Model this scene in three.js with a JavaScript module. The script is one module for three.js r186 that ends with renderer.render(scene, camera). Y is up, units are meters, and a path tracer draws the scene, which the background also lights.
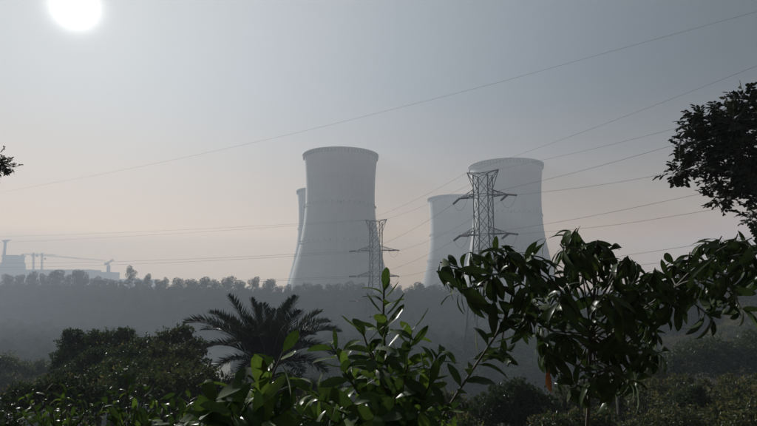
import * as THREE from 'three';
import { mergeGeometries } from 'three/addons/utils/BufferGeometryUtils.js';

// ---------------------------------------------------------------- camera, sky, sun, exposure
const EYE = 1.65, FOCAL = 572, PITCH = Math.atan(77 / FOCAL);        // lens in pixels of the 757 x 426 photograph
const scene = new THREE.Scene();
const camera = new THREE.PerspectiveCamera(2 * Math.atan(213 / FOCAL) * 180 / Math.PI, 757 / 426, 0.1, 9000);
camera.position.set(0, EYE, 0);
camera.rotation.set(PITCH, 0, 0);
scene.add(camera);
const V = (x = 0, y = 0, z = 0) => new THREE.Vector3(x, y, z);
// a world point on the sight line of a photograph pixel, `depth` metres ahead of the camera
function at(px, py, depth) {
  const r = V(px - 378.5, 213 - py, -FOCAL).applyAxisAngle(V(1, 0, 0), PITCH);
  return r.multiplyScalar(depth / -r.z).add(V(0, EYE, 0));
}
const SUN = at(75, 6, 1).sub(V(0, EYE, 0)).normalize();

const HAZE = 0.00104, EXPOSURE = 1.5;
function skyTexture() {
  const w = 2048, h = 1024, data = new Float32Array(w * h * 4), d = V(), ss = THREE.MathUtils.smoothstep, veil = [0.19, 0.212, 0.232];
  for (let j = 0; j < h; j++) for (let i = 0; i < w; i++) {
    const el = ((j + 0.5) / h - 0.5) * Math.PI, az = ((i + 0.5) / w - 0.5) * 2 * Math.PI;
    d.set(Math.cos(az) * Math.cos(el), Math.sin(el), Math.sin(az) * Math.cos(el));
    const e = Math.max(0, el * 180 / Math.PI), g = Math.acos(Math.min(1, d.dot(SUN))) * 180 / Math.PI;
    const low = 1 - ss(e, 2, 21), fwd = Math.exp(-Math.pow(g / 38, 1.8));
    const cg = d.dot(SUN), lum = (0.088 * (1 + cg * cg) + 0.44 * fwd) * (1 - low) + (0.27 + 0.34 * fwd) * low, glow = 0.1 * Math.exp(-g / 5) + 2 * Math.exp(-g * g / 1.9);
    const high = [0.83 + 0.13 * fwd, 1, 1.18 - 0.15 * fwd], warm = [1.14, 0.985, 0.86];
    // the air above the ground haze: what is seen of the sky less the light that the haze layer itself sends
    const T = Math.exp(-HAZE * Math.min(142 / Math.max(1e-3, Math.sin(el)), 1500));
    for (let k = 0; k < 3; k++) {
      const seen = lum * (high[k] * (1 - low) + warm[k] * low) + glow * [1, 0.985, 0.94][k];
      data[(j * w + i) * 4 + k] = Math.max(0.03, (seen / EXPOSURE - veil[k] * (1 - T)) / T);
    }
    data[(j * w + i) * 4 + 3] = 1;
  }
  const t = new THREE.DataTexture(data, w, h, THREE.RGBAFormat, THREE.FloatType);
  t.mapping = THREE.EquirectangularReflectionMapping; t.magFilter = THREE.LinearFilter; t.minFilter = THREE.LinearFilter; t.needsUpdate = true;
  return t;
}
scene.background = skyTexture();
scene.environment = scene.background;

const sun = new THREE.DirectionalLight(new THREE.Color().setRGB(1, 0.965, 0.92), 4.8);
sun.position.copy(SUN).multiplyScalar(400); sun.target.position.set(0, 0, 0);
sun.castShadow = true; sun.shadow.radius = 2; sun.shadow.mapSize.set(2048, 2048);
Object.assign(sun.shadow.camera, { left: -400, right: 400, top: 400, bottom: -400, near: 1, far: 1500 });
scene.add(sun, sun.target);
scene.fog = new THREE.FogExp2(new THREE.Color().setRGB(0.72, 0.84, 0.95), HAZE);

const renderer = new THREE.WebGLRenderer({ antialias: true });
renderer.setSize(1024, 576);
renderer.toneMapping = THREE.LinearToneMapping;
renderer.toneMappingExposure = EXPOSURE;
renderer.shadowMap.enabled = true;

// ---------------------------------------------------------------- helpers
let seed = 7;
function rnd() { seed |= 0; seed = seed + 0x6D2B79F5 | 0; let t = Math.imul(seed ^ seed >>> 15, 1 | seed); t = t + Math.imul(t ^ t >>> 7, 61 | t) ^ t; return ((t ^ t >>> 14) >>> 0) / 4294967296; }
const rr = (a, b) => a + (b - a) * rnd();
const pick = (a) => a[Math.floor(rnd() * a.length)];
function rdir() { const z = rr(-1, 1), a = rr(0, 6.2832), s = Math.sqrt(1 - z * z); return V(s * Math.cos(a), z, s * Math.sin(a)); }
const hash = (x, y) => { const s = Math.sin(x * 127.1 + y * 311.7) * 43758.5453; return s - Math.floor(s); };
function noise(x, y) {
  const i = Math.floor(x), j = Math.floor(y), u = x - i, v = y - j, s = u * u * (3 - 2 * u), t = v * v * (3 - 2 * v), L = THREE.MathUtils.lerp;
  return L(L(hash(i, j), hash(i + 1, j), s), L(hash(i, j + 1), hash(i + 1, j + 1), s), t);
}
const fbm = (x, y) => noise(x, y) * 0.5 + noise(x * 2.1, y * 2.1) * 0.25 + noise(x * 4.3, y * 4.3) * 0.15 + noise(x * 8.7, y * 8.7) * 0.1;
const taken = {};
function numbered(name) { const n = taken[name] = (taken[name] ?? -1) + 1; return n ? `${name}_${String(n).padStart(3, '0')}` : name; }
function tag(o, label, category, group) { Object.assign(o.userData, { label, category }); if (group) o.userData.group = group; return o; }
function thing(name, label, category, p = V(), turn = 0, group) {
  const o = new THREE.Group(); o.name = numbered(name); o.position.copy(p); o.rotation.y = turn; scene.add(o);
  return tag(o, label, category, group);
}
function part(name, geo, mat, parent) { const m = new THREE.Mesh(geo, mat); m.name = name; m.castShadow = m.receiveShadow = true; parent.add(m); return m; }
function top(name, geo, mat, label, category, group) { const m = part(numbered(name), geo, mat, scene); return tag(m, label, category, group); }
function setting(name, geo, mat) { const m = part(name, geo, mat, scene); m.userData.kind = 'structure'; return m; }
const bare = (g) => { const n = g.index ? g.toNonIndexed() : g; for (const k of Object.keys(n.attributes)) if (!['position', 'normal'].includes(k)) n.deleteAttribute(k); return n; };
const join = (list) => mergeGeometries(list.map(bare));
const rgb = (r, g, b) => new THREE.Color().setRGB(r, g, b);
const std = (r, g, b, rough = 0.9, o = {}) => new THREE.MeshStandardMaterial({ color: rgb(r, g, b), roughness: rough, ...o });
const leafMat = (r, g, b, through = 0.35, coat = 0, coatRough = 0.3) => new THREE.MeshPhysicalMaterial({ color: rgb(r, g, b), roughness: 0.95, transmission: through, thickness: 0, clearcoat: coat, clearcoatRoughness: coatRough, specularIntensity: 0.2, side: THREE.DoubleSide });
// a tapered tube along points
function limb(points, r0, r1, seg = 6, steps) {
  const curve = new THREE.CatmullRomCurve3(points), n = steps ?? Math.max(3, points.length * 3), g = new THREE.TubeGeometry(curve, n, 1, seg, false), p = g.attributes.position, c = V();
  for (let i = 0; i <= n; i++) {
    curve.getPointAt(i / n, c);
    const r = r0 + (r1 - r0) * i / n;
    for (let k = 0; k <= seg; k++) { const a = i * (seg + 1) + k; p.setXYZ(a, c.x + (p.getX(a) - c.x) * r, c.y + (p.getY(a) - c.y) * r, c.z + (p.getZ(a) - c.z) * r); }
  }
  return g;
}
const unit = new THREE.BoxGeometry(1, 1, 1);
function bar(p, q, w, name, mat, parent) {                                // a straight steel member between two points
  const m = part(name, unit, mat, parent), d = q.clone().sub(p);
  m.position.copy(p).addScaledVector(d, 0.5); m.scale.set(w, d.length(), w); m.quaternion.setFromUnitVectors(V(0, 1, 0), d.normalize());
  return m;
}
function barGeo(p, q, w) {
  const d = q.clone().sub(p), l = d.length(), m = new THREE.Matrix4().compose(p.clone().addScaledVector(d, 0.5), new THREE.Quaternion().setFromUnitVectors(V(0, 1, 0), d.normalize()), V(w, l, w));
  return unit.clone().applyMatrix4(m);
}
// a leaf blade along +y facing +z: folded on its midrib, bent back towards the tip
function leafBlade(width, peak, fold, curl, petiole = 0.08, rows = 8, wave = 0, point = 0.62) {
  const pos = [], idx = [], uv = [];
  for (let i = 0; i <= rows; i++) {
    const t = i / rows, s = Math.max(0, (t - petiole) / (1 - petiole));
    const w = t <= petiole ? 0.012 : Math.max(0.004, width * Math.pow(s, peak) * Math.pow(1 - s, point) * 1.75);
    const ang = curl * t, y = curl ? Math.sin(ang) / curl : t, z = curl ? (Math.cos(ang) - 1) / curl : 0;
    const rip = wave * Math.sin(t * 17);
    pos.push(-w, y, z + w * fold + rip, 0, y, z, w, y, z + w * fold - rip);
    uv.push(0, t, 0.5, t, 1, t);
    if (i < rows) { const a = i * 3; idx.push(a, a + 1, a + 3, a + 1, a + 4, a + 3, a + 1, a + 2, a + 4, a + 2, a + 5, a + 4); }
  }
  const g = new THREE.BufferGeometry(); g.setAttribute('position', new THREE.Float32BufferAttribute(pos, 3)); g.setAttribute('uv', new THREE.Float32BufferAttribute(uv, 2)); g.setIndex(idx); g.computeVertexNormals();
  return g;
}
function leafFrame(p, dir, up, len, twist = 0) {
  const y = dir.clone().normalize(), z = up.clone().addScaledVector(y, -up.dot(y)).normalize(), x = y.clone().cross(z);
  const m = new THREE.Matrix4().makeBasis(x, y, z).scale(V(len, len, len));
  if (twist) m.multiply(new THREE.Matrix4().makeRotationY(twist));
  return m.setPosition(p);
}
// foliage as many small leaves in one buffer
class Leaves {
  constructor() { this.p = []; this.n = []; }
  add(c, dir, nor, len, wid) {                                             // a kite-shaped leaf bent along its midrib
    const y = dir.clone().normalize(), z = nor.clone().addScaledVector(y, -nor.dot(y)).normalize(), x = y.clone().cross(z);
    const a = c, b = c.clone().addScaledVector(y, len), m = c.clone().addScaledVector(y, len * 0.45);
    const l = m.clone().addScaledVector(x, -wid / 2).addScaledVector(z, wid * 0.16), r = m.clone().addScaledVector(x, wid / 2).addScaledVector(z, wid * 0.16);
    for (const v of [a, b, l, a, r, b]) { this.p.push(v.x, v.y, v.z); }
    const n1 = z.clone().addScaledVector(x, 0.3).normalize(), n2 = z.clone().addScaledVector(x, -0.3).normalize();
    for (let k = 0; k < 3; k++) this.n.push(n1.x, n1.y, n1.z);
    for (let k = 0; k < 3; k++) this.n.push(n2.x, n2.y, n2.z);
  }
  oval(c, dir, nor, len, wid) {                                            // a rounded leaflet of six points
    const y = dir.clone().normalize(), z = nor.clone().addScaledVector(y, -nor.dot(y)).normalize(), x = y.clone().cross(z);
    const at_ = (u, v, w) => c.clone().addScaledVector(y, len * u).addScaledVector(x, wid * v).addScaledVector(z, wid * w);
    const a = at_(0, 0, 0), b = at_(1, 0, -0.15), l1 = at_(0.28, -0.46, 0.1), l2 = at_(0.72, -0.44, 0.05), r1 = at_(0.28, 0.46, 0.1), r2 = at_(0.72, 0.44, 0.05);
    for (const v of [a, b, l2, a, l2, l1, a, r1, r2, a, r2, b]) { this.p.push(v.x, v.y, v.z); this.n.push(z.x, z.y, z.z); }
  }
  get count() { return this.p.length / 18; }
  geo() { const g = new THREE.BufferGeometry(); g.setAttribute('position', new THREE.Float32BufferAttribute(this.p, 3)); g.setAttribute('normal', new THREE.Float32BufferAttribute(this.n, 3)); return g; }
}
// scatter leaves through the outer part of a lumpy ball
function clump(L, c, rx, ry, n, len, wid, inner = 0.55) {
  const q = rr(0, 50);
  for (let i = 0; i < n; i++) {
    const d = rdir(), bump = 0.78 + 0.44 * fbm(d.x * 2.2 + q, d.y * 2.2 + d.z * 1.7 + q), k = (inner + (1 - inner) * Math.sqrt(rnd())) * bump;
    const p = c.clone().add(V(d.x * rx * k, d.y * ry * k, d.z * rx * k));
    const dir = d.clone().multiplyScalar(0.8).add(rdir().multiplyScalar(0.9)).add(V(0, -0.15, 0)), nor = d.clone().multiplyScalar(0.5).add(V(0, 0.7, 0)).add(rdir().multiplyScalar(0.7));
    const s = rr(0.7, 1.25); L.add(p, dir, nor, len * s, wid * s);
  }
}

// ---------------------------------------------------------------- terrain
const lerpTable = (t, x) => { let i = 1; while (i < t.length - 1 && x > t[i][0]) i++; const [a, b] = [t[i - 1], t[i]], k = THREE.MathUtils.clamp((x - a[0]) / (b[0] - a[0]), 0, 1); return a[1] + (b[1] - a[1]) * k * k * (3 - 2 * k); };
const crestDepth = (x) => THREE.MathUtils.clamp(312 - (x < 0 ? 0.6 : 0.3) * x, 235, 500);
function ground(x, z) {
  const d = -z, c = crestDepth(x), ss = THREE.MathUtils.smoothstep;
  let y = lerpTable([[-60, 1], [1, 0], [4, -0.9], [12, -4.5], [28, -9.5], [60, -17.5], [115, -22]], d);
  const crest = -6 + ss(-x, 60, 300) * 5;
  y -= 6 * ss(-x, 8, 50) * ss(d, 55, 125);
  const floor = -22 - 6 * ss(-x, 8, 50);
  y += ss(d, c - 70, c) * (crest - floor) - ss(d, c + 25, c + 120) * (crest + 23.5);
  y += 19 * ss(x, 18, 75) * ss(d, 25, 70) * (1 - ss(d, 125, 190));             // near hillside on the right
  y += (fbm(x * 0.05 + 3, z * 0.05) - 0.5) * 2.2 * ss(d, 12, 60) + (fbm(x * 0.6, z * 0.6) - 0.5) * 0.2;
  const pond = 1 - ss(Math.hypot((x + 75) / 13, (d - 270) / 36), 0.95, 1.3);
  return y + (-27.6 - y) * pond;
}
{
  const xs = [], zs = [];
  for (let i = -70; i <= 70; i++) xs.push(Math.sign(i) * (Math.abs(i) * 0.9 + Math.pow(Math.abs(i) / 70, 3.2) * 1300));
  for (let i = -16; i <= 150; i++) zs.push(i < 0 ? i * 4 : i * 0.7 + Math.pow(i / 150, 3) * 1450);
  const pos = [], uv = [], idx = [], nx = xs.length;
  for (const d of zs) for (const x of xs) { pos.push(x, ground(x, -d), -d); uv.push(x / 6, d / 6); }
  for (let j = 0; j < zs.length - 1; j++) for (let i = 0; i < nx - 1; i++) { const a = j * nx + i; idx.push(a, a + 1, a + nx, a + 1, a + nx + 1, a + nx); }
  const g = new THREE.BufferGeometry(); g.setAttribute('position', new THREE.Float32BufferAttribute(pos, 3)); g.setAttribute('uv', new THREE.Float32BufferAttribute(uv, 2)); g.setIndex(idx); g.computeVertexNormals();
  const w = 512, px = new Uint8Array(w * w * 4);
  for (let j = 0; j < w; j++) for (let i = 0; i < w; i++) {
    const a = Math.abs(i / w - 0.5) * 2, b = Math.abs(j / w - 0.5) * 2, n = fbm(a * 11, b * 11), m = noise(a * 90, b * 90);
    px.set([38 + n * 26 + m * 14, 42 + n * 24 + m * 14, 26 + n * 14 + m * 8, 255], (j * w + i) * 4);
  }
  const t = new THREE.DataTexture(px, w, w); t.colorSpace = THREE.SRGBColorSpace; t.wrapS = t.wrapT = THREE.RepeatWrapping; t.magFilter = THREE.LinearFilter; t.needsUpdate = true;
  setting('ground', g, new THREE.MeshStandardMaterial({ map: t, roughness: 1 }));
  // small pond on the valley floor
  const pond = new THREE.CircleGeometry(1, 48); pond.rotateX(-Math.PI / 2); pond.scale(13.5, 1, 37); pond.translate(-75, -27.2, -270);
  setting('pond_water', pond, std(0.06, 0.07, 0.06, 0.12));
}

// ---------------------------------------------------------------- cooling towers
const concreteTex = (() => {
  const w = 1024, h = 512, px = new Uint8Array(w * h * 4);
  for (let j = 0; j < h; j++) for (let i = 0; i < w; i++) {
    const u = i / w, v = j / h, streak = noise(u * 260, v * 3) * 0.6 + noise(u * 90 + 9, v * 5) * 0.4, lift = hash(Math.floor(v * 90), 3), cell = hash(Math.floor(u * 64), Math.floor(v * 90));
    const k = 154 + streak * 9 + lift * 5 + cell * 4 + fbm(u * 14, v * 12) * 22 - ((u * 64) % 1 < 0.05 ? 9 : 0);
    px.set([k, k, k - 3, 255], (j * w + i) * 4);
  }
  const t = new THREE.DataTexture(px, w, h); t.colorSpace = THREE.SRGBColorSpace; t.wrapS = THREE.RepeatWrapping; t.magFilter = THREE.LinearFilter; t.needsUpdate = true;
  return t;
})();
const M = {
  shell: new THREE.MeshStandardMaterial({ map: concreteTex, roughness: 0.92 }),
  ring: std(0.36, 0.36, 0.35), fitting: std(0.1, 0.1, 0.1, 0.8), steel: std(0.045, 0.047, 0.05, 0.8),
  porcelain: std(0.025, 0.02, 0.018, 0.8), wire: std(0.04, 0.04, 0.042, 0.9), block: std(0.34, 0.34, 0.33), dark: std(0.12, 0.12, 0.125),
};
const TOWER_H = 165, radiusAt = (y) => {                                  // hyperboloid: 61 m at the foot, 35 m at the throat, 37.6 m at the top
  const t = y - 122; return 35 * Math.sqrt(1 + (t * t) / (t < 0 ? 85 * 85 : 109 * 109));
};
function makeTower(label) {
  const o = thing('cooling_tower', label, 'cooling tower', V(), 0, 'hyperbolic cooling towers');
  const prof = [];
  for (let i = 0; i <= 60; i++) { const y = TOWER_H * i / 60; prof.push(new THREE.Vector2(radiusAt(y), y)); }
  for (let i = 60; i >= 0; i--) { const y = TOWER_H * i / 60; prof.push(new THREE.Vector2(radiusAt(y) - 0.6, y)); }
  part('shell', new THREE.LatheGeometry(prof, 128), M.shell, o);
  const ringGeo = (y, out, h) => { const r = radiusAt(y); return new THREE.LatheGeometry([[r - 0.5, y], [r + out, y], [r + out, y + h], [r - 0.5, y + h], [r - 0.5, y]].map(([a, b]) => new THREE.Vector2(a, b)), 128); };
  part('rim_walkway', ringGeo(TOWER_H - 0.7, 1.5, 1.1), M.ring, o);
  const fittings = (y, n, w, h, out) => { const list = []; for (let i = 0; i < n; i++) { const g = unit.clone().scale(w, h, out), a = i / n * Math.PI * 2; g.translate(0, y, radiusAt(y) + out * 0.45); g.rotateY(a); list.push(g); } return join(list); };
  const b = part('rim_brackets', fittings(TOWER_H - 2.4, 72, 0.8, 3.2, 1.2), M.fitting, o); b.userData.kind = 'stuff';
  for (const y of [113, 76]) {
    part('stiffening_ring', ringGeo(y - 2.1, 0.45, 0.5), M.ring, o);
    const f = part('warning_light_boxes', fittings(y, 40, 0.8, 1.6, 0.4), M.fitting, o); f.userData.kind = 'stuff';
  }
  for (let k = 0; k < 4; k++) {
    const a = Math.PI / 4 * (2 * k + 0.1), r = radiusAt(111) + 0.6, g = unit.clone().scale(1.6, 2.2, 1.4); g.translate(0, 112, r); g.rotateY(a);
    part('light_platform', g, M.fitting, o);
  }
  return o;
}
const tower0 = makeTower('largest cooling tower, nearest and left of the lattice pylons');
const setTower = (o, px, depth, y) => { const p = at(px, 290, depth); o.position.set(p.x, y, p.z); };
setTower(tower0, 339.5, 575, -27);
for (const [px, depth, y, label] of [
  [509.5, 592, -34, 'cooling tower standing directly behind the right-hand lattice pylon'],
  [456, 815, -33, 'smaller distant cooling tower half hidden behind the right-hand cooling tower'],
  [323, 790, -27, 'distant cooling tower showing only a sliver behind the largest tower'],
]) { const c = tower0.clone(); c.name = numbered('cooling_tower'); c.userData = { ...tower0.userData, label }; scene.add(c); setTower(c, px, depth, y); c.rotation.y = depth; }

// ---------------------------------------------------------------- distant plant under construction
{
  const D = 1480, k = D / FOCAL, base = -23;
  const P = (px, py, dz = 0) => at(px, py, D + dz);
  const boxOf = (x0, x1, yTop, deep = 40, dz = 0) => { const a = P(x0, yTop, dz), b = P(x1, yTop, dz), g = unit.clone().scale(b.x - a.x, a.y - base, deep); g.translate((a.x + b.x) / 2, (a.y + base) / 2, a.z - deep / 2); return g; };
  const r = thing('reactor_building', 'round grey reactor building under construction on the far left skyline', 'building');
  const c = P(13, 262, 40), rad = 10.5 * k, yT = P(13, 255.5, 40).y, yM = P(13, 263, 40).y;
  const drum = (r0, r1, y0, y1) => { const g = new THREE.CylinderGeometry(r1, r0, y1 - y0, 40); g.translate(c.x, (y0 + y1) / 2, c.z); return g; };
  part('lower_drum', drum(rad * 1.35, rad * 1.05, base, yM), M.block, r);
  part('drum', drum(rad * 0.94, rad * 0.94, yM, yT - 3), M.block, r);
  part('rim', drum(rad * 1.02, rad * 1.02, yT - 3, yT), M.block, r);
  top('turbine_hall', boxOf(-30, 90, 269.5, 60), M.block, 'long low grey industrial hall on the far left skyline', 'building');
  top('industrial_block', boxOf(90.3, 111, 272, 50, 8), M.block, 'lower grey industrial block below the slanted crane', 'building');
  top('low_wall_block', boxOf(111.3, 150, 279, 50, 12), M.block, 'lowest pale block right of the far industrial hall', 'building');
  const lattice = (p, q, w, n) => {                                       // square lattice boom between two points
    const d = q.clone().sub(p).normalize(), u = Math.abs(d.y) > 0.9 ? V(1, 0, 0) : V(0, 1, 0), s = d.clone().cross(u).normalize(), t = s.clone().cross(d), out = [];
    const corner = (f, i) => p.clone().lerp(q, f).addScaledVector(s, (i & 1 ? 0.5 : -0.5) * w).addScaledVector(t, (i & 2 ? 0.5 : -0.5) * w);
    for (let i = 0; i < 4; i++) out.push(barGeo(corner(0, i), corner(1, i), w * 0.2));
    for (let j = 0; j < n; j++) for (const [a, b] of [[0, 1], [1, 3], [3, 2], [2, 0]]) out.push(barGeo(corner(j / n, j % 2 ? b : a), corner((j + 1) / n, j % 2 ? a : b), w * 0.15));
    return join(out);
  };
  const crane = (label, px, yTop, x0, x1, y0, y1, dz, w) => {
    const foot = P(px, 290, dz), t = P(px, yTop, dz), o = thing('tower_crane', label, 'crane', V(foot.x, base, foot.z), 0, 'tower cranes on the far left skyline');
    const L = (v) => v.clone().sub(o.position), a = P(px, (y0 + y1) / 2, dz);
    part('mast', lattice(V(0, 0, 0), L(t), w, 16), M.dark, o);
    part('jib', lattice(L(P(x0, y0, dz)), L(P(x1, y1, dz)), w * 0.7, 24), M.dark, o);
    const cab = unit.clone().scale(4, 4, 4); cab.translate(2.5, a.y - base - 3.5, 2); part('cab', cab, M.dark, o);
    const tie = join([barGeo(L(t), L(P(x0 + 1, y0, dz)), 0.35), barGeo(L(t), L(P(px + (x1 - px) * 0.6, y0 + (y1 - y0) * 0.7, dz)), 0.35)]); part('tie_bars', tie, M.dark, o);
    const w8 = unit.clone().scale(5, 5, 3); const e = L(P(x0 + 1.5, y0, dz)); w8.translate(e.x, e.y - 2.5, e.z); part('counterweight', w8, M.dark, o);
  };
  crane('tower crane with the left mast and short jib on the far left skyline', 33.5, 252.5, 21, 55, 254.2, 255.2, 0, 3.2);
  crane('tower crane whose long jib reaches right over the far industrial hall', 42, 253, 31, 104, 254.6, 260.5, 25, 3);
  const d = thing('luffing_crane', 'slanted crane on a block at the right end of the far industrial hall', 'crane', V(P(107, 290, 30).x, base, P(107, 290, 30).z));
  const L = (v) => v.clone().sub(d.position);
  part('pedestal', (() => { const a = L(P(107, 265.5, 30)), g = unit.clone().scale(7, a.y, 7); g.translate(0, a.y / 2, 0); return g; })(), M.dark, d);
  part('machine_house', (() => { const a = L(P(106.7, 264, 30)), g = unit.clone().scale(10, 6, 7); g.translate(a.x, a.y, 0); return g; })(), M.dark, d);
  part('boom', lattice(L(P(105.5, 264.5, 30)), L(P(113.5, 259.5, 30)), 3.6, 6), M.dark, d);
  const tp = thing('tall_shaft', 'tall pale shaft with a wide flat head at the left picture edge', 'tower', V(P(1, 290).x, base, P(1, 290).z));
  const yh = P(1, 242).y - base;
  part('shaft', (() => { const g = new THREE.CylinderGeometry(3, 5.2, yh, 20); g.translate(0, yh / 2, 0); return g; })(), M.block, tp);
  part('head', (() => { const g = new THREE.CylinderGeometry(9, 4, 4.5, 20); g.translate(0, yh + 2, 0); return g; })(), M.block, tp);
  part('head_arm', (() => { const g = unit.clone().scale(16, 1.8, 3); g.translate(6, yh + 4.8, 0); return g; })(), M.dark, tp);
}

// ---------------------------------------------------------------- pylons, insulators, wires
const insulatorGeo = (() => {                                             // a string of discs one unit long along +y
  const pr = [[0.001, 0], [0.05, 0]];
  for (let i = 0; i < 16; i++) { const y = i / 16; pr.push([0.035, y + 0.01], [0.075, y + 0.02], [0.07, y + 0.045], [0.03, y + 0.055]); }
  pr.push([0.03, 1], [0.001, 1]);
  return new THREE.LatheGeometry(pr.map(([a, b]) => new THREE.Vector2(a, b)), 8);
})();
function makePylon(label, p, turn, s) {
  const o = thing('transmission_pylon', label, 'pylon', p, turn, 'steel lattice pylons'), Y = (y) => y - p.y;
  const top_ = Y(s.top), arms = s.arms.map(Y), hw = (y) => y > arms[1] ? s.body : s.body + (arms[1] - y) / arms[1] * (s.foot - s.body);
  for (const [i, j] of [[-1, -1], [1, -1], [1, 1], [-1, 1]]) {
    const c = (y) => V(i * hw(y), y, j * hw(y));
    part('leg', join([barGeo(c(-0.6), c(arms[1]), 0.24), barGeo(c(arms[1]), c(top_ - 1), 0.2)]), M.steel, o);
  }
  const lev = [0]; const low = 6; for (let i = 1; i <= low; i++) lev.push(arms[1] * (1 - Math.pow(1 - i / low, 1.25)));
  const up = Math.round((top_ - 1 - arms[1]) / (s.body * 2.3)); for (let i = 1; i <= up; i++) lev.push(arms[1] + (top_ - 1 - arms[1]) * i / up);
  const C = (y, k) => V([-1, 1, 1, -1][k % 4] * hw(y), y, [-1, -1, 1, 1][k % 4] * hw(y));
  for (let n = 0; n < lev.length - 1; n++) for (let k = 0; k < 4; k++) {
    bar(C(lev[n], k), C(lev[n + 1], k + 1), 0.1, 'brace', M.steel, o); bar(C(lev[n], k + 1), C(lev[n + 1], k), 0.1, 'brace', M.steel, o);
    if (n % 2 || n < low) bar(C(lev[n + 1], k), C(lev[n + 1], k + 1), 0.09, 'strut', M.steel, o);
  }
  const tips = [];
  arms.forEach((y, n) => { for (const e of [-1, 1]) {
    const tip = V(e * s.reach[n], y, 0), h = s.body * 0.9, list = [], b = hw(y);
    for (const j of [-1, 1]) {
      const lo = V(e * b, y, j * b), hi = V(e * hw(y + h), y + h, j * hw(y + h));
      list.push(barGeo(lo, tip, 0.15), barGeo(hi, tip, 0.12));
      for (const f of [0.3, 0.6]) list.push(barGeo(lo.clone().lerp(tip, f), hi.clone().lerp(tip, f), 0.09), barGeo(lo.clone().lerp(tip, f), hi.clone().lerp(tip, f - 0.3), 0.09));
    }
    for (const f of [0.25, 0.5, 0.75]) { const q = V(e * b, y, -b).lerp(tip, f), r = V(e * b, y, b).lerp(tip, f), t = V(e * b, y, b).lerp(tip, f - 0.25); list.push(barGeo(q, r, 0.1), barGeo(q, t, 0.09)); }
    part('crossarm', join(list), M.steel, o); tips.push(tip);
  } });
  const horns = [];
  for (const e of [-1, 1]) {
    const tip = V(e * s.horn, top_, 0), list = [];
    for (const j of [-1, 1]) list.push(barGeo(V(e * s.body, top_ - 1, j * s.body), tip, 0.15), barGeo(V(e * s.body, top_ - 1 - s.body * 1.8, j * s.body), tip, 0.14), barGeo(V(-e * s.body, top_ - 1, j * s.body), tip, 0.1));
    part('earth_wire_horn', join(list), M.steel, o); horns.push(tip);
  }
  o.updateMatrixWorld(true);
  return { o, tips: tips.map((t) => t.applyMatrix4(o.matrixWorld)), horns: horns.map((t) => t.applyMatrix4(o.matrixWorld)) };
}
function insulator(py, from, towards, len = 2.6) {                         // returns the wire's end of the string
  const d = towards.clone().sub(from).normalize(), m = part('insulator', insulatorGeo, M.porcelain, py.o), inv = py.o.matrixWorld.clone().invert();
  m.position.copy(from).applyMatrix4(inv); const ld = d.clone().transformDirection(inv);
  m.quaternion.setFromUnitVectors(V(0, 1, 0), ld); m.scale.set(len * 1.15, len, len * 1.15);
  return from.clone().addScaledVector(d, len);
}
function wire(points, label, r, group) { return top('power_wire', new THREE.TubeGeometry(new THREE.CatmullRomCurve3(points), 40, r * 0.8, 5), M.wire, label, 'power line', group); }
function sagged(a, b, sag, n = 7) { const out = []; for (let i = 0; i < n; i++) { const t = i / (n - 1); out.push(a.clone().lerp(b, t).add(V(0, -4 * sag * t * (1 - t), 0))); } return out; }
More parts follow.
